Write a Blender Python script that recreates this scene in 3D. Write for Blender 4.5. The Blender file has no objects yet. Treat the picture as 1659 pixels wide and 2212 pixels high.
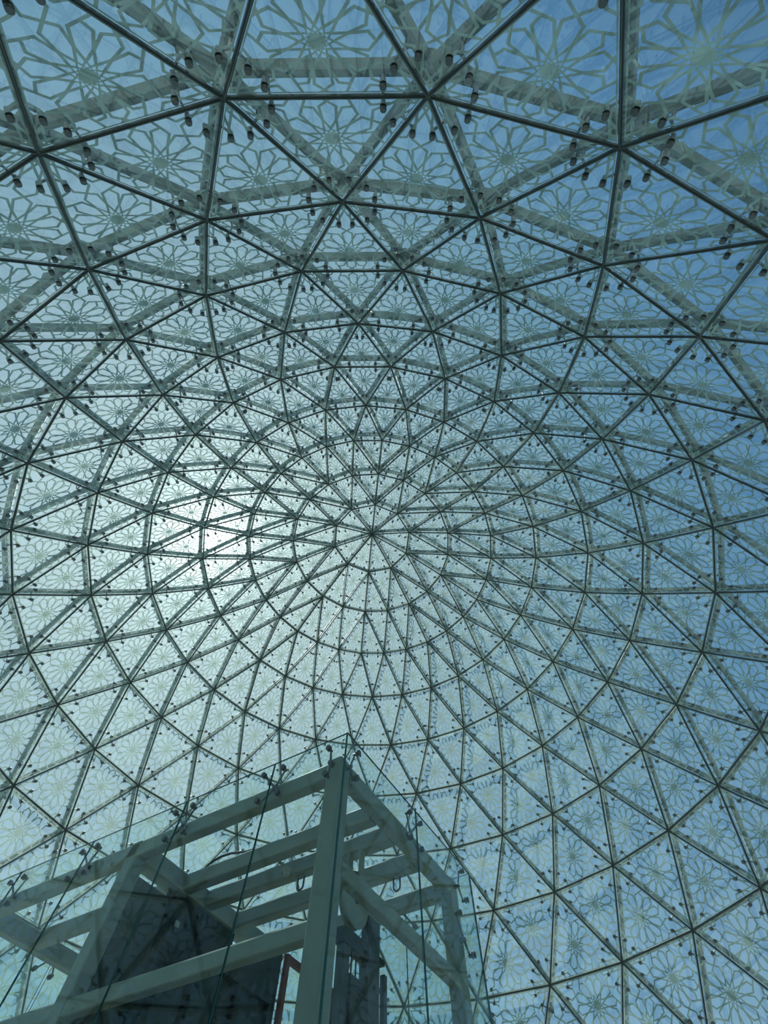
import bpy, bmesh, math, random
from mathutils import Vector, Matrix, Quaternion
from mathutils.geometry import tessellate_polygon

sc = bpy.context.scene
COL = sc.collection
random.seed(7)
PI = math.pi

# ------------------------------------------------------------------ camera
CAM = Vector((0.38075, -8.82283, 0.0))          # eye level is z = 0, the floor lies at z = -1.6
CR = ((0.9995653127, -0.0291661476, 0.0043036542),   # image right
      (0.0285276065, 0.9200075288, -0.3908610016),   # image down
      (0.0074405154, 0.3908138723, 0.9204396536))    # view direction
FPX = 921.2592
cam_d = bpy.data.cameras.new('camera')
cam = bpy.data.objects.new('camera', cam_d)
COL.objects.link(cam)
cam_d.sensor_fit = 'HORIZONTAL'
cam_d.sensor_width = 36.0
cam_d.lens = 36.0 * FPX / 1659.0
cam_d.clip_start = 0.05
cam_d.clip_end = 2000
rx, dn, fw = (Vector(r) for r in CR)
cam.matrix_world = Matrix(((rx.x, -dn.x, -fw.x, CAM.x), (rx.y, -dn.y, -fw.y, CAM.y), (rx.z, -dn.z, -fw.z, CAM.z), (0, 0, 0, 1)))
sc.camera = cam

# ------------------------------------------------------------------ sky and sun
SUN = Vector((-0.362, 0.419, 0.833)).normalized()
w = bpy.data.worlds.new('sky')
sc.world = w
w.use_nodes = True
nt = w.node_tree
nt.nodes.clear()
N = nt.nodes.new
tc = N('ShaderNodeTexCoord')
nrm = N('ShaderNodeVectorMath'); nrm.operation = 'NORMALIZE'
nt.links.new(tc.outputs['Generated'], nrm.inputs[0])
dot = N('ShaderNodeVectorMath'); dot.operation = 'DOT_PRODUCT'
dot.inputs[1].default_value = SUN
nt.links.new(nrm.outputs[0], dot.inputs[0])
acs = N('ShaderNodeMath'); acs.operation = 'ARCCOSINE'; acs.use_clamp = False
cl = N('ShaderNodeMath'); cl.operation = 'MINIMUM'; cl.inputs[1].default_value = 0.9999999
nt.links.new(dot.outputs['Value'], cl.inputs[0])
nt.links.new(cl.outputs[0], acs.inputs[0])
deg = N('ShaderNodeMath'); deg.operation = 'DIVIDE'; deg.inputs[1].default_value = PI
nt.links.new(acs.outputs[0], deg.inputs[0])
ramp = N('ShaderNodeValToRGB')
nt.links.new(deg.outputs[0], ramp.inputs[0])
SKY = [(0, (1.4, 1.42, 1.4)), (9, (1.0, 1.06, 1.06)), (16, (0.74, 0.83, 0.86)), (25, (0.52, 0.63, 0.70)), (36, (0.34, 0.48, 0.59)),
       (48, (0.20, 0.36, 0.52)), (62, (0.115, 0.26, 0.47)), (78, (0.05, 0.14, 0.30)), (120, (0.04, 0.115, 0.26)), (180, (0.04, 0.115, 0.26))]
els = ramp.color_ramp.elements
while len(els) < len(SKY):
    els.new(0.5)
for e, (a, c) in zip(els, SKY):
    e.position = a / 180.0
for e, (a, c) in zip(els, SKY):
    e.position = a / 180.0
    e.color = (c[0], c[1], c[2], 1)
# haze towards the horizon
sep = N('ShaderNodeSeparateXYZ'); nt.links.new(nrm.outputs[0], sep.inputs[0])
mx = N('ShaderNodeMath'); mx.operation = 'MAXIMUM'; mx.inputs[1].default_value = 0.0
nt.links.new(sep.outputs['Z'], mx.inputs[0])
om = N('ShaderNodeMath'); om.operation = 'SUBTRACT'; om.inputs[0].default_value = 1.0
nt.links.new(mx.outputs[0], om.inputs[1])
pw = N('ShaderNodeMath'); pw.operation = 'POWER'; pw.inputs[1].default_value = 3.0
nt.links.new(om.outputs[0], pw.inputs[0])
hz = N('ShaderNodeMixRGB'); hz.inputs[2].default_value = (0.42, 0.61, 0.77, 1)
nt.links.new(pw.outputs[0], hz.inputs[0])
nt.links.new(ramp.outputs[0], hz.inputs[1])
# the sun's disc and its aureole in the haze
ex = N('ShaderNodeMath'); ex.operation = 'MULTIPLY'; ex.inputs[1].default_value = -180.0 / 1.5
nt.links.new(deg.outputs[0], ex.inputs[0])
ep = N('ShaderNodeMath'); ep.operation = 'EXPONENT'
nt.links.new(ex.outputs[0], ep.inputs[0])
gl = N('ShaderNodeMath'); gl.operation = 'MULTIPLY'; gl.inputs[1].default_value = 17.0
nt.links.new(ep.outputs[0], gl.inputs[0])
ad = N('ShaderNodeMixRGB'); ad.blend_type = 'ADD'; ad.inputs[0].default_value = 1.0
nt.links.new(hz.outputs[0], ad.inputs[1])
nt.links.new(gl.outputs[0], ad.inputs[2])
bg = N('ShaderNodeBackground'); bg.inputs[1].default_value = 1.04
nt.links.new(ad.outputs[0], bg.inputs[0])
wo = N('ShaderNodeOutputWorld')
nt.links.new(bg.outputs[0], wo.inputs[0])

sd = bpy.data.lights.new('sun', 'SUN')
sd.energy = 8.0
sd.angle = 0.0095
sd.color = (1.0, 0.97, 0.92)
so = bpy.data.objects.new('sun', sd)
COL.objects.link(so)
so.location = SUN * 60
so.rotation_euler = SUN.to_track_quat('Z', 'Y').to_euler()

sc.view_settings.view_transform = 'Standard'
sc.view_settings.look = 'None'
sc.view_settings.exposure = 0.0
sc.view_settings.gamma = 1.0
sc.view_settings.use_curve_mapping = False
cy = sc.cycles
cy.adaptive_threshold = 0.2
cy.adaptive_min_samples = 16
cy.max_bounces = 4
cy.diffuse_bounces = 2
cy.glossy_bounces = 2
cy.transmission_bounces = 2
cy.transparent_max_bounces = 24
cy.caustics_reflective = False
cy.caustics_refractive = False
cy.sample_clamp_indirect = 4.0


# ------------------------------------------------------------------ materials
def mat_base(name):
    m = bpy.data.materials.new(name)
    m.use_nodes = True
    m.node_tree.nodes.clear()
    return m, m.node_tree, m.node_tree.nodes.new, m.node_tree.links.new


def paint(name, col, rough=0.5, metal=0.0, var=0.12, scale=3.0, bump=0.0):
    m, t, n, l = mat_base(name)
    out = n('ShaderNodeOutputMaterial'); b = n('ShaderNodeBsdfPrincipled')
    tcx = n('ShaderNodeTexCoord'); ns = n('ShaderNodeTexNoise')
    ns.inputs['Scale'].default_value = scale; ns.inputs['Detail'].default_value = 4
    l(tcx.outputs['Object'], ns.inputs['Vector'])
    mix = n('ShaderNodeMixRGB')
    mix.inputs[1].default_value = tuple(c * (1 - var) for c in col) + (1,)
    mix.inputs[2].default_value = tuple(min(1, c * (1 + var)) for c in col) + (1,)
    l(ns.outputs[0], mix.inputs[0])
    l(mix.outputs[0], b.inputs['Base Color'])
    b.inputs['Roughness'].default_value = rough
    b.inputs['Metallic'].default_value = metal
    if bump:
        bp = n('ShaderNodeBump'); bp.inputs['Strength'].default_value = bump
        l(ns.outputs[0], bp.inputs['Height']); l(bp.outputs[0], b.inputs['Normal'])
    l(b.outputs[0], out.inputs[0])
    return m


def glass(name, tint, dust=0.0, f0=0.045):
    """Clear architectural glass: tinted see-through, mirror sheen by angle, a film of dust."""
    m, t, n, l = mat_base(name)
    out = n('ShaderNodeOutputMaterial')
    tr = n('ShaderNodeBsdfTransparent'); tr.inputs[0].default_value = tint + (1,)
    gs = n('ShaderNodeBsdfGlossy'); gs.inputs['Roughness'].default_value = 0.0
    gs.inputs[0].default_value = (0.95, 1.0, 0.98, 1)
    geo = n('ShaderNodeNewGeometry')
    d = n('ShaderNodeVectorMath'); d.operation = 'DOT_PRODUCT'
    l(geo.outputs['Incoming'], d.inputs[0]); l(geo.outputs['Normal'], d.inputs[1])
    ab = n('ShaderNodeMath'); ab.operation = 'ABSOLUTE'; l(d.outputs['Value'], ab.inputs[0])
    om_ = n('ShaderNodeMath'); om_.operation = 'SUBTRACT'; om_.inputs[0].default_value = 1.0; l(ab.outputs[0], om_.inputs[1])
    p5 = n('ShaderNodeMath'); p5.operation = 'POWER'; p5.inputs[1].default_value = 5.0; l(om_.outputs[0], p5.inputs[0])
    fr = n('ShaderNodeMath'); fr.operation = 'MULTIPLY_ADD'; fr.inputs[1].default_value = 1 - f0; fr.inputs[2].default_value = f0
    l(p5.outputs[0], fr.inputs[0])
    mx_ = n('ShaderNodeMixShader'); l(fr.outputs[0], mx_.inputs[0]); l(tr.outputs[0], mx_.inputs[1]); l(gs.outputs[0], mx_.inputs[2])
    last = mx_
    if dust:
        di = n('ShaderNodeBsdfDiffuse'); di.inputs[0].default_value = (0.58, 0.69, 0.68, 1)
        tl = n('ShaderNodeBsdfTranslucent'); tl.inputs[0].default_value = (0.58, 0.69, 0.68, 1)
        m2 = n('ShaderNodeMixShader'); m2.inputs[0].default_value = 0.5
        l(di.outputs[0], m2.inputs[1]); l(tl.outputs[0], m2.inputs[2])
        m3 = n('ShaderNodeMixShader')
        tcx = n('ShaderNodeTexCoord'); ns = n('ShaderNodeTexNoise')
        ns.inputs['Scale'].default_value = 1.3; ns.inputs['Detail'].default_value = 5
        l(tcx.outputs['Object'], ns.inputs['Vector'])
        mm = n('ShaderNodeMath'); mm.operation = 'MULTIPLY'; mm.inputs[1].default_value = dust * 2
        l(ns.outputs[0], mm.inputs[0])
        l(mm.outputs[0], m3.inputs[0]); l(mx_.outputs[0], m3.inputs[1]); l(m2.outputs[0], m3.inputs[2])
        last = m3
    l(last.outputs[0], out.inputs[0])
    return m


def frit_mat(name, refl, trans):
    m, t, n, l = mat_base(name)
    out = n('ShaderNodeOutputMaterial')
    di = n('ShaderNodeBsdfDiffuse'); di.inputs[0].default_value = refl + (1,)
    tl = n('ShaderNodeBsdfTranslucent'); tl.inputs[0].default_value = trans + (1,)
    a = n('ShaderNodeAddShader')
    l(di.outputs[0], a.inputs[0]); l(tl.outputs[0], a.inputs[1])
    l(a.outputs[0], out.inputs[0])
    return m


M_GLASS = glass('dome_glass', (0.845, 0.935, 0.955), f0=0.08)
M_GLASS_OUT = glass('dome_glass_dusty', (0.845, 0.935, 0.955), dust=0.12, f0=0.08)
M_FRIT = frit_mat('white_frit', (0.52, 0.59, 0.52), (0.15, 0.165, 0.14))
M_SEAL = paint('dark_silicone', (0.06, 0.085, 0.085), 0.5)
M_SEAL_BEAD = paint('grey_gasket', (0.12, 0.15, 0.15), 0.4)
M_TUBE = paint('grey_green_steel', (0.155, 0.195, 0.19), 0.65, var=0.06, scale=1.5)
M_HUB = paint('grey_green_steel_hub', (0.14, 0.175, 0.17), 0.65, var=0.08, scale=1.5)
M_FIT = paint('stainless_fitting', (0.16, 0.17, 0.17), 0.35, metal=0.7)
M_STEEL = paint('shaft_steel_paint', (0.30, 0.345, 0.305), 0.55, var=0.1, scale=2.0)
M_SHAFT_GLASS = glass('shaft_glass', (0.925, 0.975, 0.965), dust=0.003, f0=0.02)
M_EDGE = paint('glass_edge_green', (0.02, 0.12, 0.11), 0.2)
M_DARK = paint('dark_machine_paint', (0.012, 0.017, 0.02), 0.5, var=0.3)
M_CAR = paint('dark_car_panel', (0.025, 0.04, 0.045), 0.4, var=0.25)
M_SHADE = paint('shaded_green_plate', (0.06, 0.08, 0.075), 0.6, var=0.2)  # grey-green steel in shade, the shade put into its dark colour
M_RED = paint('red_oxide_steel', (0.22, 0.045, 0.03), 0.55, var=0.2)
M_BLACK = paint('black_rubber', (0.015, 0.017, 0.018), 0.5)
M_RAIL = paint('rail_steel', (0.07, 0.09, 0.1), 0.4, metal=0.3)
M_PALE = paint('pale_plastic', (0.45, 0.48, 0.45), 0.5)


# ------------------------------------------------------------------ mesh helpers
def link(name, me, parent=None, mats=None):
    o = bpy.data.objects.new(name, me)
    COL.objects.link(o)
    if parent is not None:
        o.parent = parent
    return o


def empty(name, loc=(0, 0, 0), rz=0.0, parent=None):
    o = bpy.data.objects.new(name, None)
    o.empty_display_size = 0.3
    COL.objects.link(o)
    o.location = loc
    o.rotation_euler = (0, 0, rz)
    if parent is not None:
        o.parent = parent
    return o


def tag(o, label=None, cat=None, group=None, kind=None):
    if label: o['label'] = label
    if cat: o['category'] = cat
    if group: o['group'] = group
    if kind: o['kind'] = kind
    return o


class MB:
    """Collects vertices and faces for one mesh."""
    def __init__(s):
        s.v, s.f, s.m = [], [], []

    def add(s, vs, fs, mi=0):
        b = len(s.v)
        s.v += [tuple(v) for v in vs]
        s.f += [tuple(i + b for i in f) for f in fs]
        s.m += [mi] * len(fs)

    def box(s, lo, hi, mi=0):
        x0, y0, z0 = lo; x1, y1, z1 = hi
        s.add([(x0, y0, z0), (x1, y0, z0), (x1, y1, z0), (x0, y1, z0), (x0, y0, z1), (x1, y0, z1), (x1, y1, z1), (x0, y1, z1)],
              [(0, 3, 2, 1), (4, 5, 6, 7), (0, 1, 5, 4), (1, 2, 6, 5), (2, 3, 7, 6), (3, 0, 4, 7)], mi)

    def cbox(s, lo, hi, b, mi=0):
        """box with its long edges chamfered (hollow-section look); long axis found by size"""
        d = [hi[i] - lo[i] for i in range(3)]
        ax = d.index(max(d)); p, q = [i for i in range(3) if i != ax]
        c = [(lo[p] + b, lo[q]), (hi[p] - b, lo[q]), (hi[p] - b * .3, lo[q] + b * .3), (hi[p], lo[q] + b), (hi[p], hi[q] - b), (hi[p] - b * .3, hi[q] - b * .3),
             (hi[p] - b, hi[q]), (lo[p] + b, hi[q]), (lo[p] + b * .3, hi[q] - b * .3), (lo[p], hi[q] - b), (lo[p], lo[q] + b), (lo[p] + b * .3, lo[q] + b * .3)]
        n = len(c); vs = []
        for e in (lo[ax], hi[ax]):
            for (a, d_) in c:
                v = [0, 0, 0]; v[ax] = e; v[p] = a; v[q] = d_; vs.append(v)
        fs = [(i, (i + 1) % n, n + (i + 1) % n, n + i) for i in range(n)] + [tuple(range(n))[::-1], tuple(range(n, 2 * n))]
        s.add(vs, fs, mi)

    def tube(s, a, b, r, n=10, r2=None, cap=True, mi=0):
        a, b = Vector(a), Vector(b)
        d = (b - a).normalized()
        x = d.orthogonal().normalized(); y = d.cross(x)
        r2 = r if r2 is None else r2
        vs = [a + (x * math.cos(2 * PI * i / n) + y * math.sin(2 * PI * i / n)) * r for i in range(n)]
        vs += [b + (x * math.cos(2 * PI * i / n) + y * math.sin(2 * PI * i / n)) * r2 for i in range(n)]
        fs = [(i, (i + 1) % n, n + (i + 1) % n, n + i) for i in range(n)]
        if cap:
            fs += [tuple(range(n))[::-1], tuple(range(n, 2 * n))]
        s.add(vs, fs, mi)

    def path(s, pts, r, n=8, mi=0):
        pts = [Vector(p) for p in pts]
        rings = []
        up = None
        for i, p in enumerate(pts):
            d = (pts[min(i + 1, len(pts) - 1)] - pts[max(i - 1, 0)]).normalized()
            x = d.orthogonal().normalized() if up is None else (up - d * up.dot(d)).normalized()
            up = x; y = d.cross(x)
            rings.append([p + (x * math.cos(2 * PI * k / n) + y * math.sin(2 * PI * k / n)) * r for k in range(n)])
        vs = [v for rg in rings for v in rg]
        fs = []
        for i in range(len(pts) - 1):
            for k in range(n):
                fs.append((i * n + k, i * n + (k + 1) % n, (i + 1) * n + (k + 1) % n, (i + 1) * n + k))
        fs += [tuple(range(n))[::-1], tuple(range((len(pts) - 1) * n, len(pts) * n))]
        s.add(vs, fs, mi)

    def mesh(s, name, mats, smooth=False):
        me = bpy.data.meshes.new(name)
        me.from_pydata(s.v, [], s.f)
        for m in mats:
            me.materials.append(m)
        if len(mats) > 1:
            me.polygons.foreach_set('material_index', s.m)
        if smooth:
            me.polygons.foreach_set('use_smooth', [True] * len(me.polygons))
            me.set_sharp_from_angle(angle=math.radians(40))
        me.update()
        return me

    def build(s, name, mats, parent=None, smooth=False):
        return link(name, s.mesh(name, mats, smooth), parent)


# ------------------------------------------------------------------ dome lattice
RAD = [0.0, 1.734, 3.42, 5.056, 6.504, 7.879, 8.978, 10.0, 10.722, 11.375, 11.86, 12.16, 12.28, 12.26]
HGT = [18.029, 17.491, 16.696, 15.729, 14.549, 13.162, 11.675, 10.031, 8.267, 6.445, 4.62, 2.78, 0.92, -0.95]
PHI0 = -1.5013175606560172
FLOOR = -1.6
STANDOFF = 0.22      # gap between the glass and the ribs outside it
RIB_D = 0.18         # depth of a rib
RIB_W = 0.048        # half its width
NR = len(RAD) - 1


def count(k):
    return 1 if k == 0 else 10 * min(k, 3)


def az(k, j):
    if k <= 3:
        return PHI0 + 2 * PI * j / count(k)
    return PHI0 + 2 * PI * (j + (0.5 if k % 2 == 0 else 0.0)) / 30


def prof_n(k):
    a, b = max(k - 1, 0), min(k + 1, NR)
    if k == 0:
        return (0.0, 1.0)
    tr, tz = RAD[b] - RAD[a], HGT[b] - HGT[a]
    L = math.hypot(tr, tz)
    return (-tz / L, tr / L)


NODE, NORM = {}, {}
for k in range(NR + 1):
    nr, nz = prof_n(k)
    for j in range(count(k)):
        a = az(k, j)
        NODE[(k, j)] = Vector((RAD[k] * math.cos(a), RAD[k] * math.sin(a), HGT[k]))
        NORM[(k, j)] = Vector((nr * math.cos(a), nr * math.sin(a), nz))
TRI = []
for s in range(10):
    TRI.append(((0, 0), (1, s), (1, (s + 1) % 10)))
    TRI += [((1, s), (2, 2 * s), (2, 2 * s + 1)), ((1, s), (2, 2 * s + 1), (1, (s + 1) % 10)),
            ((1, (s + 1) % 10), (2, 2 * s + 1), (2, (2 * s + 2) % 20))]
    for q in range(3):
        TRI.append(((2, (2 * s + q) % 20), (3, 3 * s + q), (3, (3 * s + q + 1) % 30)))
    for q in range(2):
        TRI.append(((2, 2 * s + q), (3, 3 * s + q + 1), (2, (2 * s + q + 1) % 20)))
for k in range(3, NR):
    for j in range(30):
        if k % 2 == 1:      # next ring sits at j + 0.5
            TRI.append(((k, j), (k + 1, (j - 1) % 30), (k + 1, j)))
            TRI.append(((k, j), (k + 1, j), (k, (j + 1) % 30)))
        else:               # this ring sits at j + 0.5
            TRI.append(((k, j), (k + 1, j), (k + 1, (j + 1) % 30)))
            TRI.append(((k, j), (k + 1, (j + 1) % 30), (k, (j + 1) % 30)))
EDGE = {}
TRI2 = []
for t in TRI:
    P = [NODE[i] for i in t]
    n = (P[1] - P[0]).cross(P[2] - P[0]).normalized()
    c = (P[0] + P[1] + P[2]) / 3
    if n.dot(Vector((c.x, c.y, 3.0))) < 0:
        t = (t[0], t[2], t[1]); n = -n
    TRI2.append((t, n, c))
    for a, b in ((0, 1), (1, 2), (2, 0)):
        EDGE.setdefault(tuple(sorted((t[a], t[b]))), []).append(len(TRI2) - 1)


def shown(p, size):
    """how large a piece shows in the frame, 0 outside it: used only to choose which pieces stay single objects"""
    d = p - CAM
    z = d.dot(fw)
    if z < 0.3:
        return 0.0
    x, y = 829.5 + FPX * d.dot(rx) / z, 1106 + FPX * d.dot(dn) / z
    m = FPX * size / z * 0.5
    if x < -m or x > 1659 + m or y < -m or y > 2212 + m:
        return 0.0
    return FPX * size / z


def single(items, pos, size, most=300):
    order = sorted(range(len(items)), key=lambda i: -shown(pos(items[i]), size(items[i])))
    return set(i for i in order[:most] if shown(pos(items[i]), size(items[i])) > 0)


# ------------------------------------------------------------------ printed rosette pattern, laid out once in a unit triangle
def rosette(cx_, cy_, R, a0, ext=0.0):
    c = 0.142 * R
    S = []
    P = lambda r, a: (cx_ + r * math.cos(a), cy_ + r * math.sin(a))
    st = PI / 6
    for k in range(12):
        m = a0 + k * st
        A = c / math.cos(math.radians(75))
        S.append((P(A, m - math.radians(75)), P(A, m + math.radians(75))))
        for sg in (-1, 1):
            S.append((P(A, m + sg * PI / 12), P(0.885 * R, m + sg * math.radians(11.3))))
            sx, sy = P(0.885 * R, m + sg * math.radians(11.3))
            tx, ty = P(R, m)
            S.append(((sx, sy), (tx + (tx - sx) * ext, ty + (ty - sy) * ext)))
    return S


def clip(seg, tri):
    (x0, y0), (x1, y1) = seg
    t0, t1 = 0.0, 1.0
    for i in range(3):
        ax, ay = tri[i]; bx, by = tri[(i + 1) % 3]
        nx, ny = -(by - ay), (bx - ax)
        d0 = (x0 - ax) * nx + (y0 - ay) * ny
        d1 = (x1 - ax) * nx + (y1 - ay) * ny
        if d0 < 0 and d1 < 0:
            return None
        if d0 < 0 or d1 < 0:
            t = d0 / (d0 - d1)
            if d0 < 0: t0 = max(t0, t)
            else: t1 = min(t1, t)
    if t1 - t0 < 1e-6:
        return None
    return ((x0 + (x1 - x0) * t0, y0 + (y1 - y0) * t0), (x0 + (x1 - x0) * t1, y0 + (y1 - y0) * t1))


def pattern_cells():
    IN = 0.965
    tv = [(2 * IN * math.cos(math.radians(a)), 2 * IN * math.sin(math.radians(a))) for a in (90, 210, 330)]
    full = [(2 * math.cos(math.radians(a)), 2 * math.sin(math.radians(a))) for a in (90, 210, 330)]
    segs = rosette(0, 0, 0.90, PI / 2, 1.15)
    for i, a in enumerate((90, 210, 330)):
        segs += rosette(full[i][0], full[i][1], 1.10, math.radians(a + 180))
    S = [(tv[i], tv[(i + 1) % 3]) for i in range(3)]
    for s_ in segs:
        q = clip(s_, tv)
        if q: S.append(q)
    # split at crossings
    pts = [[0.0, 1.0] for _ in S]
    for i in range(len(S)):
        (ax, ay), (bx, by) = S[i]
        for j in range(i + 1, len(S)):
            (px, py), (qx, qy) = S[j]
            d = (bx - ax) * (qy - py) - (by - ay) * (qx - px)
            if abs(d) < 1e-12: continue
            t = ((px - ax) * (qy - py) - (py - ay) * (qx - px)) / d
            u = ((px - ax) * (by - ay) - (py - ay) * (bx - ax)) / d
            if -1e-6 <= t <= 1 + 1e-6 and -1e-6 <= u <= 1 + 1e-6:
                pts[i].append(min(1, max(0, t))); pts[j].append(min(1, max(0, u)))
    V = []; grid = {}
    def vid(x, y):
        gx, gy = int(round(x / 0.012)), int(round(y / 0.012))
        for a in (-1, 0, 1):
            for b in (-1, 0, 1):
                for i in grid.get((gx + a, gy + b), ()):
                    if math.hypot(V[i][0] - x, V[i][1] - y) < 0.011:
                        return i
        V.append((x, y)); grid.setdefault((gx, gy), []).append(len(V) - 1)
        return len(V) - 1
    E = set()
    for (a, b), ts in zip(S, pts):
        ts = sorted(ts)
        ids = [vid(a[0] + (b[0] - a[0]) * t, a[1] + (b[1] - a[1]) * t) for t in ts]
        for p, q in zip(ids, ids[1:]):
            if p != q: E.add((min(p, q), max(p, q)))
    nb = {}
    for p, q in E:
        nb.setdefault(p, set()).add(q); nb.setdefault(q, set()).add(p)
    ch = True
    while ch:
        ch = False
        for p in list(nb):
            if len(nb[p]) == 1:
                q = nb[p].pop(); nb[q].discard(p); del nb[p]; ch = True
            elif len(nb[p]) == 0:
                del nb[p]
    order = {p: sorted(nb[p], key=lambda q: math.atan2(V[q][1] - V[p][1], V[q][0] - V[p][0])) for p in nb}
    seen = set(); cells = []
    for p in nb:
        for q in nb[p]:
            if (p, q) in seen: continue
            cyc = []; a, b = p, q
            while (a, b) not in seen:
                seen.add((a, b)); cyc.append(a)
                o = order[b]; i = o.index(a)
                a, b = b, o[(i - 1) % len(o)]
            ar = sum(V[cyc[i]][0] * V[cyc[(i + 1) % len(cyc)]][1] - V[cyc[(i + 1) % len(cyc)]][0] * V[cyc[i]][1] for i in range(len(cyc))) / 2
            if ar > 1e-5:
                cells.append([V[i] for i in cyc])
    return cells


def inset(poly, h):
    n = len(poly)
    ed = [(poly[i], poly[(i + 1) % n]) for i in range(n)]
    # merge collinear runs
    ed2 = []
    for a, b in ed:
        if ed2:
            (c, d) = ed2[-1]
            cr = (d[0] - c[0]) * (b[1] - a[1]) - (d[1] - c[1]) * (b[0] - a[0])
            if abs(cr) < 0.02 * math.hypot(d[0] - c[0], d[1] - c[1]) * math.hypot(b[0] - a[0], b[1] - a[1]) and (d[0] - c[0]) * (b[0] - a[0]) + (d[1] - c[1]) * (b[1] - a[1]) > 0:
                ed2[-1] = (c, b); continue
        ed2.append((a, b))
    ed = ed2
    while len(ed) >= 3:
        L = []
        for a, b in ed:
            l = math.hypot(b[0] - a[0], b[1] - a[1])
            ux, uy = (b[0] - a[0]) / l, (b[1] - a[1]) / l
            L.append((a[0] - uy * h, a[1] + ux * h, ux, uy))
        pts = []
        ok = True
        for i in range(len(L)):
            x0, y0, ux, uy = L[i - 1]; x1, y1, vx, vy = L[i]
            d = ux * vy - uy * vx
            if abs(d) < 1e-4:
                ed.pop(i); ok = False; break
            t = ((x1 - x0) * vy - (y1 - y0) * vx) / d
            pts.append((x0 + ux * t, y0 + uy * t))
        if not ok: continue
        bad = [i for i in range(len(L)) if (pts[(i + 1) % len(L)][0] - pts[i][0]) * L[i][2] + (pts[(i + 1) % len(L)][1] - pts[i][1]) * L[i][3] <= 1e-5]
        if not bad:
            ar = sum(pts[i][0] * pts[(i + 1) % len(pts)][1] - pts[(i + 1) % len(pts)][0] * pts[i][1] for i in range(len(pts))) / 2
            return pts if ar > 1e-4 else None
        # drop the most reversed short edge
        bad.sort(key=lambda i: math.hypot(ed[i][1][0] - ed[i][0][0], ed[i][1][1] - ed[i][0][1]))
        ed.pop(bad[0])
    return None


def pattern_mesh(h=0.0265):
    vs, fs = [], []
    for c in pattern_cells():
        r = sum(math.hypot(*p) for p in c) / len(c)
        hole = None if r < 0.139 else inset(c, h if r > 0.40 else (0.021 if r > 0.21 else 0.011))
        loops = [[Vector((x, y, 0)) for x, y in c]]
        if hole:
            loops.append([Vector((x, y, 0)) for x, y in hole])
        flat = [(p.x, p.y) for lp in loops for p in lp]
        b = len(vs)
        vs += flat
        for t in tessellate_polygon(loops):
            x0, y0 = flat[t[0]]; x1, y1 = flat[t[1]]; x2, y2 = flat[t[2]]
            ar = (x1 - x0) * (y2 - y0) - (x2 - x0) * (y1 - y0)
            if abs(ar) < 1e-9: continue
            t = t if ar > 0 else (t[0], t[2], t[1])
            fs.append(tuple(b + i for i in t))
    return vs, fs


PAT_V, PAT_F = pattern_mesh()
UT = [(2 * math.cos(math.radians(a)), 2 * math.sin(math.radians(a))) for a in (90, 210, 330)]


def bary(x, y):
    (x0, y0), (x1, y1), (x2, y2) = UT
    d = (y1 - y2) * (x0 - x2) + (x2 - x1) * (y0 - y2)
    a = ((y1 - y2) * (x - x2) + (x2 - x1) * (y - y2)) / d
    b = ((y2 - y0) * (x - x2) + (x0 - x2) * (y - y2)) / d
    return a, b, 1 - a - b


PAT_B = [bary(x, y) for x, y in PAT_V]

# ------------------------------------------------------------------ the dome
dome = empty('ceiling', (0, 0, 0))
tag(dome, 'tall glass dome of triangular panes printed with pale star rosettes on steel ribs', 'dome', kind='structure')

GAP = 0.013      # half the joint between two panes
THK = 0.024


def shrink(P, g):
    """triangle with every side moved inwards by g"""
    a = (P[1] - P[2]).length; b = (P[2] - P[0]).length; c = (P[0] - P[1]).length
    s = (a + b + c) / 2
    ar = math.sqrt(max(1e-9, s * (s - a) * (s - b) * (s - c)))
    r = ar / s
    I = (P[0] * a + P[1] * b + P[2] * c) / (a + b + c)
    k = (r - g) / r
    return [I + (p - I) * k for p in P]


def rotz(v, a):
    c, s = math.cos(a), math.sin(a)
    return Vector((c * v.x - s * v.y, s * v.x + c * v.y, v.z))


def pane_geo(P, n):
    Q = shrink(P, GAP)
    vs = [q - n * THK / 2 for q in Q] + [q + n * THK / 2 for q in Q]
    return vs, [(2, 1, 0), (3, 4, 5), (0, 1, 4, 3), (1, 2, 5, 4), (2, 0, 3, 5)], [0, 1, 0, 0, 0]


def frit_geo(P, n):
    Q = shrink(P, GAP)
    off = n * (THK / 2 + 0.003)
    vs = [Q[0] * a + Q[1] * b + Q[2] * c + off for a, b, c in PAT_B]
    return vs, PAT_F


cache = {}
pane_single = single(TRI2, lambda t: t[2], lambda t: 2.2)
rest_g, rest_f = MB(), MB()
for i, (t, n, c) in enumerate(TRI2):
    P = [NODE[q] for q in t]
    a = math.atan2(c.y, c.x)
    if i in pane_single:
        Pl = [rotz(p, -a) for p in P]; nl = rotz(n, -a)
        key = tuple(round(x, 3) for p in Pl for x in p)
        if key not in cache:
            vs, fs, ms = pane_geo(Pl, nl)
            b = MB(); b.v = [tuple(v) for v in vs]; b.f = fs; b.m = ms
            me = b.mesh('glass_pane', [M_GLASS, M_GLASS_OUT])
            vs, fs = frit_geo(Pl, nl)
            f = MB(); f.v = [tuple(v) for v in vs]; f.f = fs
            cache[key] = (me, f.mesh('frit_print', [M_FRIT]))
        me, mf = cache[key]
        o = link('glass_pane', me, dome); o.rotation_euler = (0, 0, a)
        link('frit_print', mf, o)
    else:
        vs, fs, ms = pane_geo(P, n)
        b = len(rest_g.v); rest_g.v += [tuple(v) for v in vs]; rest_g.f += [tuple(x + b for x in q) for q in fs]; rest_g.m += ms
        if max(q[0] for q in t) <= 11:
            vs, fs = frit_geo(P, n); rest_f.add(vs, fs)
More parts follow.
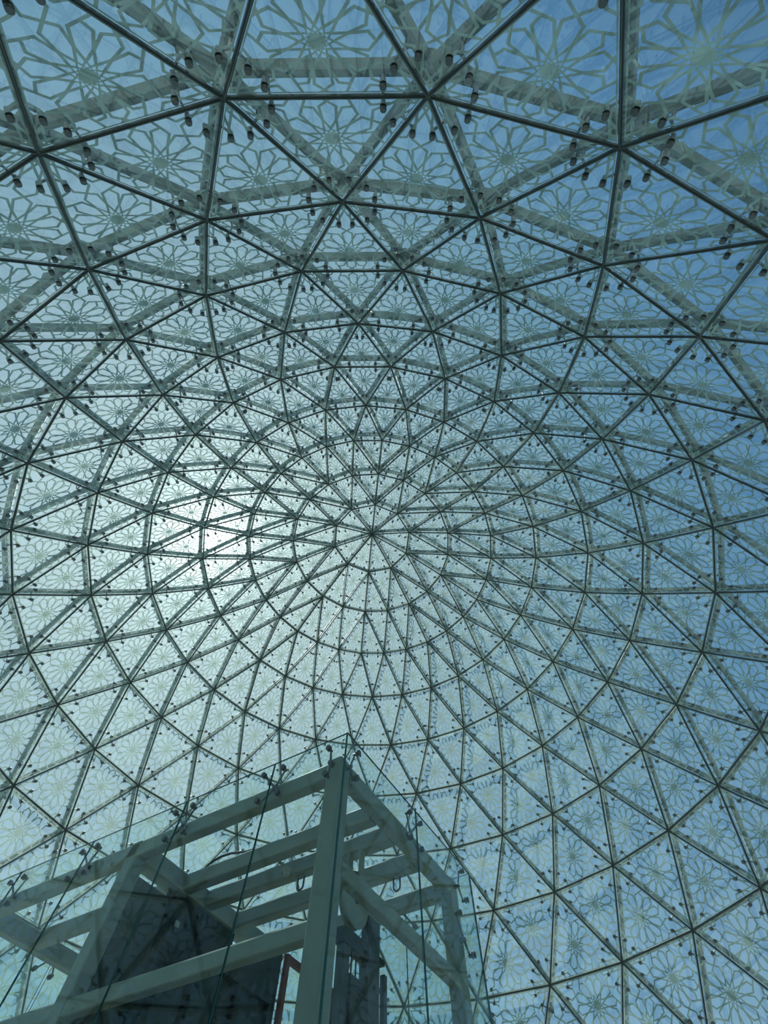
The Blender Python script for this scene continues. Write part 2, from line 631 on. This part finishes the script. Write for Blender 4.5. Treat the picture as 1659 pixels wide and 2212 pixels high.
rg = rest_g.build('remaining_panes', [M_GLASS, M_GLASS_OUT], dome); tag(rg, kind='stuff')
rf = rest_f.build('remaining_frit', [M_FRIT], rg); tag(rf, kind='stuff')

# joints, tubes, hubs, fittings
EL = list(EDGE.items())
emid = lambda e: (NODE[e[0][0]] + NODE[e[0][1]]) / 2
elen = lambda e: (NODE[e[0][0]] - NODE[e[0][1]]).length


def seal_geo(b, A, B, n):
    d = (B - A).normalized(); s = n.cross(d).normalized()
    def bar(w, z0, z1, mi, cut):
        a, c = A + d * cut, B - d * cut
        vs = [q + s * x + n * z for q in (a, c) for x, z in ((-w, z0), (w, z0), (w, z1), (-w, z1))]
        b.add(vs, [(0, 1, 2, 3), (7, 6, 5, 4), (0, 4, 5, 1), (1, 5, 6, 2), (2, 6, 7, 3), (3, 7, 4, 0)], mi)
    bar(0.019, -THK / 2 - 0.006, THK / 2 + 0.006, 0, 0.0)
    bar(0.006, -THK / 2 - 0.016, -THK / 2 - 0.006, 1, 0.03)


def rib_geo(b, A, B, nA, nB):
    """deep flat hollow section standing on edge outside the glass, chamfered"""
    d = (B - A).normalized()
    n = (nA + nB).normalized()
    sd_ = n.cross(d).normalized()
    c = 0.030
    prof = [(-RIB_W + c, 0), (RIB_W - c, 0), (RIB_W, c), (RIB_W, RIB_D - c), (RIB_W - c, RIB_D), (-RIB_W + c, RIB_D), (-RIB_W, RIB_D - c), (-RIB_W, c)]
    vs = [q + sd_ * x + nn_ * (STANDOFF + z) for q, nn_ in ((A + d * 0.07, nA), (B - d * 0.07, nB)) for x, z in prof]
    m_ = len(prof)
    b.add(vs, [(i, (i + 1) % m_, m_ + (i + 1) % m_, m_ + i) for i in range(m_)] + [tuple(range(m_))[::-1], tuple(range(m_, 2 * m_))])


def fit_geo(b, e):
    """two arms and their through-glass discs at one station; e = (P, edge dir, normal, [(pane point, pane normal), ...])"""
    P, d, n, faces = e
    s = n.cross(d).normalized()
    top = P + n * (STANDOFF + 0.01)
    b.tube(P + n * 0.11, top, 0.022, 6)
    for fp, fn in faces:
        sg = 1 if (fp - P).dot(s) > 0 else -1
        Q = P + s * sg * 0.15
        Q = Q - n * ((Q - fp).dot(fn) / n.dot(fn))
        b.tube(P + n * 0.13, Q + fn * 0.065, 0.017, 6)
        b.tube(Q + fn * 0.09, Q + fn * THK / 2, 0.024, 8, r2=0.042)
        b.tube(Q - fn * THK / 2, Q - fn * 0.040, 0.042, 10, r2=0.038)


def spread_edges(name, geo, items, pos, size, mats, rest_name, smooth=False, keep=lambda e: True):
    items = [e for e in items if keep(e)]
    one = single(items, pos, size)
    rest = MB(); cc = {}
    for i, e in enumerate(items):
        if i in one:
            m = pos(e); a = math.atan2(m.y, m.x)
            key, args = geo(e, -a)
            if key not in cc:
                b = MB(); args(b)
                cc[key] = b.mesh(name, mats, smooth)
            o = link(name, cc[key], dome); o.rotation_euler = (0, 0, a)
        else:
            key, args = geo(e, 0.0)
            args(rest)
    if rest.v:
        r = rest.build(rest_name, mats, dome, smooth); tag(r, kind='stuff')


def k3(*vs):
    return tuple(round(x, 3) for v in vs for x in v)


def g_seal(e, a):
    (p, q), fs = e
    A, B = rotz(NODE[p], a), rotz(NODE[q], a)
    n = rotz(sum((TRI2[i][1] for i in fs), Vector()).normalized(), a)
    return k3(A, B), lambda b: seal_geo(b, A, B, n)


def g_rib(e, a):
    (p, q), fs = e
    A, B, nA, nB = rotz(NODE[p], a), rotz(NODE[q], a), rotz(NORM[p], a), rotz(NORM[q], a)
    return k3(A, B), lambda b: rib_geo(b, A, B, nA, nB)


spread_edges('joint_seal', g_seal, EL, emid, elen, [M_SEAL, M_SEAL_BEAD], 'remaining_seals')
spread_edges('steel_rib', g_rib, EL, emid, elen, [M_TUBE], 'remaining_ribs')

STA = []
for (p, q), fs in EL:
    if max(p[0], q[0]) > 11: continue
    A, B = NODE[p], NODE[q]
    L = (B - A).length; d = (B - A) / L
    n = sum((TRI2[i][1] for i in fs), Vector()).normalized()
    off = min(0.52, 0.27 * L)
    for t in (off, L - off):
        STA.append((A + d * t, d, n, [(TRI2[i][2], TRI2[i][1]) for i in fs]))


def g_fit(e, a):
    P, d, n, faces = e
    r = (rotz(P, a), rotz(d, a), rotz(n, a), [(rotz(x, a), rotz(y, a)) for x, y in faces])
    return k3(r[0], r[1]), lambda b: fit_geo(b, r)


spread_edges('spider_fitting', g_fit, STA, lambda e: e[0], lambda e: 0.3, [M_FIT], 'remaining_fittings', True)


def g_hub(e, a):
    A, n = rotz(NODE[e], a), rotz(NORM[e], a)
    def mk(b):
        b.tube(A + n * (STANDOFF - 0.02), A + n * (STANDOFF + RIB_D + 0.02), 0.10, 14)
        b.tube(A + n * (STANDOFF - 0.05), A + n * (STANDOFF - 0.02), 0.06, 12, r2=0.08)
    return k3(A), mk


spread_edges('node_hub', g_hub, list(NODE), lambda e: NODE[e], lambda e: 0.3, [M_HUB], 'remaining_hubs', True)

# ------------------------------------------------------------------ floor, kerb, ground
m, t, n, l = mat_base('stone_paving')
out = n('ShaderNodeOutputMaterial'); b = n('ShaderNodeBsdfPrincipled'); tcx = n('ShaderNodeTexCoord'); br = n('ShaderNodeTexBrick')
br.inputs['Scale'].default_value = 1.0; br.inputs['Color1'].default_value = (0.30, 0.29, 0.24, 1); br.inputs['Color2'].default_value = (0.22, 0.215, 0.18, 1)
br.inputs['Mortar'].default_value = (0.2, 0.19, 0.17, 1); br.inputs['Mortar Size'].default_value = 0.01
l(tcx.outputs['Object'], br.inputs['Vector']); l(br.outputs[0], b.inputs['Base Color']); b.inputs['Roughness'].default_value = 0.4; l(b.outputs[0], out.inputs[0])
M_FLOOR = m
M_GROUND = paint('sandy_ground', (0.34, 0.36, 0.31), 0.9, var=0.35, scale=0.15)
M_KERB = paint('pale_kerb', (0.42, 0.42, 0.39), 0.6)


def disc(b, r, z0, z1, n=60):
    vs = [(r * math.cos(2 * PI * i / n), r * math.sin(2 * PI * i / n), z) for z in (z0, z1) for i in range(n)]
    b.add(vs, [tuple(range(n))[::-1], tuple(range(n, 2 * n))] + [(i, (i + 1) % n, n + (i + 1) % n, n + i) for i in range(n)])


b = MB(); disc(b, 12.6, FLOOR - 0.2, FLOOR); f = b.build('floor', [M_FLOOR]); tag(f, kind='structure')
b = MB(); disc(b, 400.0, FLOOR - 0.9, FLOOR - 0.22, 90); f = b.build('ground', [M_GROUND]); tag(f, kind='structure')
b = MB(); nn = 60
vs = []
for r in (12.05, 12.45):
    for z in (FLOOR, HGT[-1] - 0.04):
        vs += [(r * math.cos(2 * PI * i / nn), r * math.sin(2 * PI * i / nn), z) for i in range(nn)]
fs = []
for i in range(nn):
    j = (i + 1) % nn
    fs += [(i, nn + i, nn + j, j), (2 * nn + i, 2 * nn + j, 3 * nn + j, 3 * nn + i), (nn + i, 3 * nn + i, 3 * nn + j, nn + j), (i, j, 2 * nn + j, 2 * nn + i)]
b.add(vs, fs); f = b.build('wall_base', [M_KERB]); tag(f, kind='structure')

# ------------------------------------------------------------------ lift shaft (local x = into the right-hand face, y = along the left-hand face)
SC = Vector((-0.32758 + CAM.x, 4.59635 + CAM.y, FLOOR))
AU = math.radians(147.9)
RZ = math.atan2(-math.cos(AU), math.sin(AU))


def L3(u, v, z):
    return (v, u, z - FLOOR)


shaft = empty('lift_shaft', SC, RZ)
tag(shaft, 'glass-walled lift shaft of grey-green steel hollow sections with spider-held panes', 'lift shaft')


def bar(name, u, v, z, m=M_STEEL, b=0.022, parent=None):
    q = MB(); q.cbox(L3(u[0], v[0], z[0]), L3(u[1], v[1], z[1]), b)
    return q.build(name, [m], parent or shaft)


GT = 3.8       # top of the glass
ST = 3.62      # top of the steel
UE, VE = 6.82, 3.44
for u, v in (((.15, .36), (.12, .33)), ((.15, .34), (3.02, 3.23)), ((3.42, 3.62), (.15, .35)), ((3.42, 3.62), (3.02, 3.22)), ((6.42, 6.62), (.15, .35)), ((6.42, 6.62), (3.02, 3.22))):
    bar('post', u, v, (FLOOR, ST))
bar('edge_beam', (.36, 6.42), (.15, .31), (ST - .19, ST - .002))
bar('edge_beam', (.34, 6.42), (3.04, 3.20), (ST - .19, ST - .002))
bar('edge_beam', (.15, .31), (.33, 3.02), (ST - .19, ST - .002))
bar('edge_beam', (6.44, 6.62), (.35, 3.02), (ST - .21, ST - .002))
bar('cross_beam', (3.38, 3.62), (.31, 3.04), (ST - .21, ST - .004))
for v in (1.05, 1.53, 2.19):
    bar('roof_joist', (.31, 3.38), (v, v + .17), (ST - .20, ST - .006))
for v in (1.05, 2.19):
    bar('roof_joist', (3.62, 6.44), (v, v + .17), (ST - .20, ST - .006))
bar('mid_beam', (.36, 3.42), (.16, .30), (1.98, 2.12))
bar('mid_beam', (3.62, 6.42), (.16, .30), (1.98, 2.12))
bar('mid_beam', (.155, .28), (.33, 3.02), (2.47, 2.61))
bar('mid_beam', (6.46, 6.6), (.35, 3.02), (2.2, 2.34))

# glass walls: panes with green polished edges
JU = [0.0, 1.12, 2.60, 4.35, 5.86, UE]
JV = [0.0, 1.75, VE]
GTK = 0.02


def shaft_pane(u, v, z):
    q = MB()
    lo, hi = L3(u[0], v[0], z[0]), L3(u[1], v[1], z[1])
    q.box(lo, hi)
    d = [hi[i] - lo[i] for i in range(3)]
    thin = 0 if d[0] < d[1] else 1
    q.m = [1, 1, 1, 1, 1, 1]
    if thin == 0: q.m[3] = q.m[5] = 0
    else: q.m[2] = q.m[4] = 0
    return q.build('glass_pane', [M_SHAFT_GLASS, M_EDGE], shaft)


g = 0.004
ZB = [FLOOR + 0.05, 1.05, GT]
for z0, z1 in ((FLOOR + .05, 0.9), (0.9 + 2 * g, GT)):
    for a, c in zip(JU, JU[1:]):
        shaft_pane((a + g + (GTK if a == 0 else 0), c - g), (0, GTK), (z0, z1))
        shaft_pane((a + g, c - g), (VE - GTK, VE), (z0, z1))
    for a, c in zip(JV, JV[1:]):
        shaft_pane((0, GTK), (a + g, c - g - (GTK if c == VE else 0)), (z0, z1))
        shaft_pane((UE - GTK, UE), (a + g + GTK, c - g - GTK), (z0, z1))

# spider fittings of the shaft


def shaft_spider(hub, pts, inward):
    """hub: (u,v,z) on the steel face; pts: disc centres on the pane's inner face; inward: unit (u,v) pointing into the shaft"""
    r = empty('spider_fitting', L3(*hub), 0.0, shaft)
    h = Vector(L3(*hub))
    inn = Vector((inward[1], inward[0], 0))
    q = MB()
    hubc = -inn * 0.05
    q.tube((0, 0, 0), -inn * 0.075, 0.030, 10, r2=0.024)
    for p in pts:
        P = Vector(L3(*p)) - h
        q.tube(hubc, P + inn * 0.045, 0.016, 8, r2=0.011)
        q.tube(P + inn * 0.028, P + inn * 0.062, 0.018, 8)
    q.build('arm', [M_FIT], r, True)
    for p in pts:
        P = Vector(L3(*p)) - h
        c = MB()
        c.tube(P + inn * 0.030, P, 0.014, 8)
        c.tube(P + inn * 0.014, P + inn * 0.001, 0.034, 14)
        c.tube(P - inn * (GTK + 0.001), P - inn * (GTK + 0.012), 0.034, 14, r2=0.031)
        c.build('button', [M_FIT], r, True)
    return r


for ju in JU[1:-1]:
    shaft_spider((ju, .15, 3.54), [(ju - .15, GTK, 3.70), (ju + .15, GTK, 3.70), (ju - .15, GTK, 3.38), (ju + .15, GTK, 3.38)], (0, 1))
    shaft_spider((ju, VE - .24, 3.54), [(ju - .15, VE - GTK, 3.70), (ju + .15, VE - GTK, 3.70), (ju - .15, VE - GTK, 3.38), (ju + .15, VE - GTK, 3.38)], (0, -1))
shaft_spider((.27, .12, 3.54), [(.28, GTK, 3.70), (.28, GTK, 3.37)], (0, 1))
shaft_spider((.15, .24, 3.54), [(GTK, .27, 3.70), (GTK, .27, 3.38)], (1, 0))
shaft_spider((.15, 1.74, 3.54), [(GTK, 1.59, 3.71), (GTK, 1.88, 3.71), (GTK, 1.58, 3.39), (GTK, 1.87, 3.39)], (1, 0))
shaft_spider((.15, 3.14, 3.55), [(GTK, 3.17, 3.72), (GTK, 3.19, 3.38)], (1, 0))
shaft_spider((.15, 3.12, 2.95), [(GTK, 2.88, 3.12), (GTK, 3.17, 2.8)], (1, 0))
shaft_spider((6.62, 1.66, 3.54), [(UE - GTK, 1.50, 3.70), (UE - GTK, 1.82, 3.70), (UE - GTK, 1.50, 3.38), (UE - GTK, 1.82, 3.38)], (-1, 0))

# ------------------------------------------------------------------ things inside the shaft


def W(u, v, z):
    p = Matrix.Rotation(RZ, 3, 'Z') @ Vector(L3(u, v, z))
    return SC + p


def at(name, u, v, z, label, cat, group=None):
    o = empty(name, W(u, v, z), RZ)
    return tag(o, label, cat, group)


def lb(q, o, u, v, z, b=None):
    """box in shaft coordinates relative to origin o=(u,v,z)"""
    lo = (v[0] - o[1], u[0] - o[0], z[0] - o[2]); hi = (v[1] - o[1], u[1] - o[0], z[1] - o[2])
    q.cbox(lo, hi, b) if b else q.box(lo, hi)


# lift car
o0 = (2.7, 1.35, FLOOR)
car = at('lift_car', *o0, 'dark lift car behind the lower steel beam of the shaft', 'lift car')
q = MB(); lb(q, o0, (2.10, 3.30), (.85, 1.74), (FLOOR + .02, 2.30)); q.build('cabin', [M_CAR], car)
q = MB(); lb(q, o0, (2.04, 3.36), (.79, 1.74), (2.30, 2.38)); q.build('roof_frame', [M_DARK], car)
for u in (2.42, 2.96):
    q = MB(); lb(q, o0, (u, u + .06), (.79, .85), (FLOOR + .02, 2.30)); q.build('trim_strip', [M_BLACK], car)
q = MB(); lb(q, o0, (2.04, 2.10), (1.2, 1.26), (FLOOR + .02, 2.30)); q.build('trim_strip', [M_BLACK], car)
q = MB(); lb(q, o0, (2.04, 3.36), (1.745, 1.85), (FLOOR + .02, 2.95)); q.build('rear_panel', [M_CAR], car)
# machine panel hanging under the cross beam
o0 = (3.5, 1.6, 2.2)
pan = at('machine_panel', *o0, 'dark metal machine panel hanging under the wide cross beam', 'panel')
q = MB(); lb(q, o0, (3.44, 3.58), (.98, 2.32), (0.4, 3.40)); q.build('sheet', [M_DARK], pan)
q = MB(); lb(q, o0, (3.46, 3.56), (.37, .97), (0.4, 3.30)); q.build('side_plate', [M_SHADE], pan)  # stands for the shaded steel behind the mid post, darkened by colour
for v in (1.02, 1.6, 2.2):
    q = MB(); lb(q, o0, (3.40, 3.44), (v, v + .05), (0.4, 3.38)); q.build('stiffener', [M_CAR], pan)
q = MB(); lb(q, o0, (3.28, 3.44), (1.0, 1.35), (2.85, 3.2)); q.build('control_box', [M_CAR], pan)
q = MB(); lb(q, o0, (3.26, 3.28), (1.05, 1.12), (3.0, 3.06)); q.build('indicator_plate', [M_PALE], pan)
# red steel frame
o0 = (2.0, 1.86, FLOOR)
red = at('red_steel_frame', *o0, 'rust-red steel angle frame between the lift car and the corner post', 'steel frame')
q = MB(); lb(q, o0, (1.97, 2.03), (1.87, 1.94), (FLOOR + .01, 2.76), .008); q.build('upright', [M_RED], red)
q = MB(); lb(q, o0, (1.97, 2.03), (1.94, 2.95), (2.69, 2.76), .008); q.build('rail', [M_RED], red)
q = MB(); lb(q, o0, (1.97, 2.03), (2.95, 3.02), (FLOOR + .01, 2.76), .008); q.build('upright', [M_RED], red)
# counterweight in its guides
o0 = (.8, 1.72, FLOOR)
cw = at('counterweight', *o0, 'dark counterweight in steel guide channels behind the right-hand beam', 'counterweight')
q = MB(); lb(q, o0, (.76, .86), (1.33, 1.46), (FLOOR + .01, 2.56), .01); q.build('guide_channel', [M_RAIL], cw)
q = MB(); lb(q, o0, (.76, .86), (1.82, 2.09), (FLOOR + .01, 2.86), .01); q.build('guide_channel', [M_RAIL], cw)
q = MB(); lb(q, o0, (.74, .88), (1.31, 1.82), (2.44, 2.58), .01); q.build('head_plate', [M_DARK], cw)
for i, (z0, z1) in enumerate(((1.30, 1.58), (1.59, 1.86), (1.87, 2.12), (2.13, 2.24))):
    q = MB(); lb(q, o0, (.73 + .01 * (i % 2), .87), (1.465, 1.815), (z0, z1), .012); q.build('weight_block', [M_DARK], cw)
for v in (1.55, 1.64, 1.73):
    q = MB(); q.tube((v - o0[1], 0, 2.24 - FLOOR), (v - o0[1], 0, 2.44 - FLOOR), .010, 6); q.build('rope', [M_RAIL], cw)
for v in (1.50, 1.60, 1.70):
    q = MB(); q.tube((v - o0[1], 0, 0.02), (v - o0[1], 0, 1.30 - FLOOR), .016, 6); q.build('guide_rod', [M_RAIL], cw)
q = MB(); lb(q, o0, (.76, .88), (2.09, 2.20), (2.52, 2.57)); q.build('bracket', [M_DARK], cw)
# guide rail
o0 = (.8, 2.25, FLOOR)
gr = at('guide_rail', *o0, 'thin dark vertical guide rail right of the counterweight', 'rail')
q = MB(); lb(q, o0, (.77, .83), (2.205, 2.275), (FLOOR + .01, 2.46), .006); q.build('rail', [M_RAIL], gr)
for z in (.6, 1.3, 1.85, 2.3):
    q = MB(); lb(q, o0, (.79, .82), (2.10, 2.205), (z, z + .035)); q.build('clip', [M_RAIL], gr)
# sheave
o0 = (.8, 1.53, 2.90)
sh = at('sheave', *o0, 'large pale rope pulley under the roof joists beside the corner post', 'pulley')
q = MB(); q.tube((0, -.045, 0), (0, -.030, 0), .27, 32); q.tube((0, .030, 0), (0, .045, 0), .27, 32); q.tube((0, -.03, 0), (0, .03, 0), .24, 32); q.build('wheel', [M_STEEL], sh, True)
q = MB(); q.tube((0, -.09, 0), (0, .09, 0), .05, 16); q.build('axle', [M_RAIL], sh, True)
q = MB(); q.box((-.05, -.10, -.05), (.05, -.075, .51)); q.build('bearing_plate', [M_STEEL], sh)
q = MB(); q.box((-.05, .075, -.05), (.05, .10, .51)); q.build('bearing_plate', [M_STEEL], sh)
# detector, hooks, cable
o0 = (1.80, 1.36, 3.405)
dt = at('detector', *o0, 'small round pale detector fixed between the first two roof joists', 'detector')
q = MB(); q.tube((0, 0, .0), (0, 0, -.05), .062, 16); q.tube((0, 0, -.05), (0, 0, -.085), .055, 16, r2=.035); q.build('housing', [M_PALE], dt, True)
q = MB(); q.box((-.17, -.02, 0), (.17, .02, .012)); q.build('mounting_strip', [M_STEEL], dt)


def hook(u, v, label):
    hk = at('lifting_hook', u, v, 3.405, label, 'hook', 'lifting hooks under the roof joists')
    q = MB()
    pts = [(0, -.05, 0), (0, -.05, -.10)] + [(0, -.05 * math.cos(a), -.10 - .05 * math.sin(a)) for a in [PI * i / 8 for i in range(1, 8)]] + [(0, .05, -.10), (0, .05, 0)]
    q.path(pts, .012, 8); q.build('loop', [M_RAIL], hk, True)
    q = MB(); q.box((-.03, -.08, -.0), (.03, .08, .012)); q.build('base_plate', [M_STEEL], hk)


hook(1.74, 1.62, 'steel U-shaped lifting hook under the joist left of the corner post')
hook(.62, 2.28, 'steel U-shaped lifting hook under the joist right of the corner post')
q = MB()
pts = [(3.12, 3.634), (3.07, 3.66), (2.98, 3.69), (2.84, 3.71), (2.66, 3.70), (2.5, 3.67), (2.36, 3.64), (2.2, 3.634)]
q.path([L3(u, 1.10, z + .0) for u, z in pts], .016, 8)
o = q.build('cable', [M_BLACK], None, True); o.location = SC; o.rotation_euler = (0, 0, RZ)
tag(o, 'black cable arching over the first roof joist of the lift shaft', 'cable')
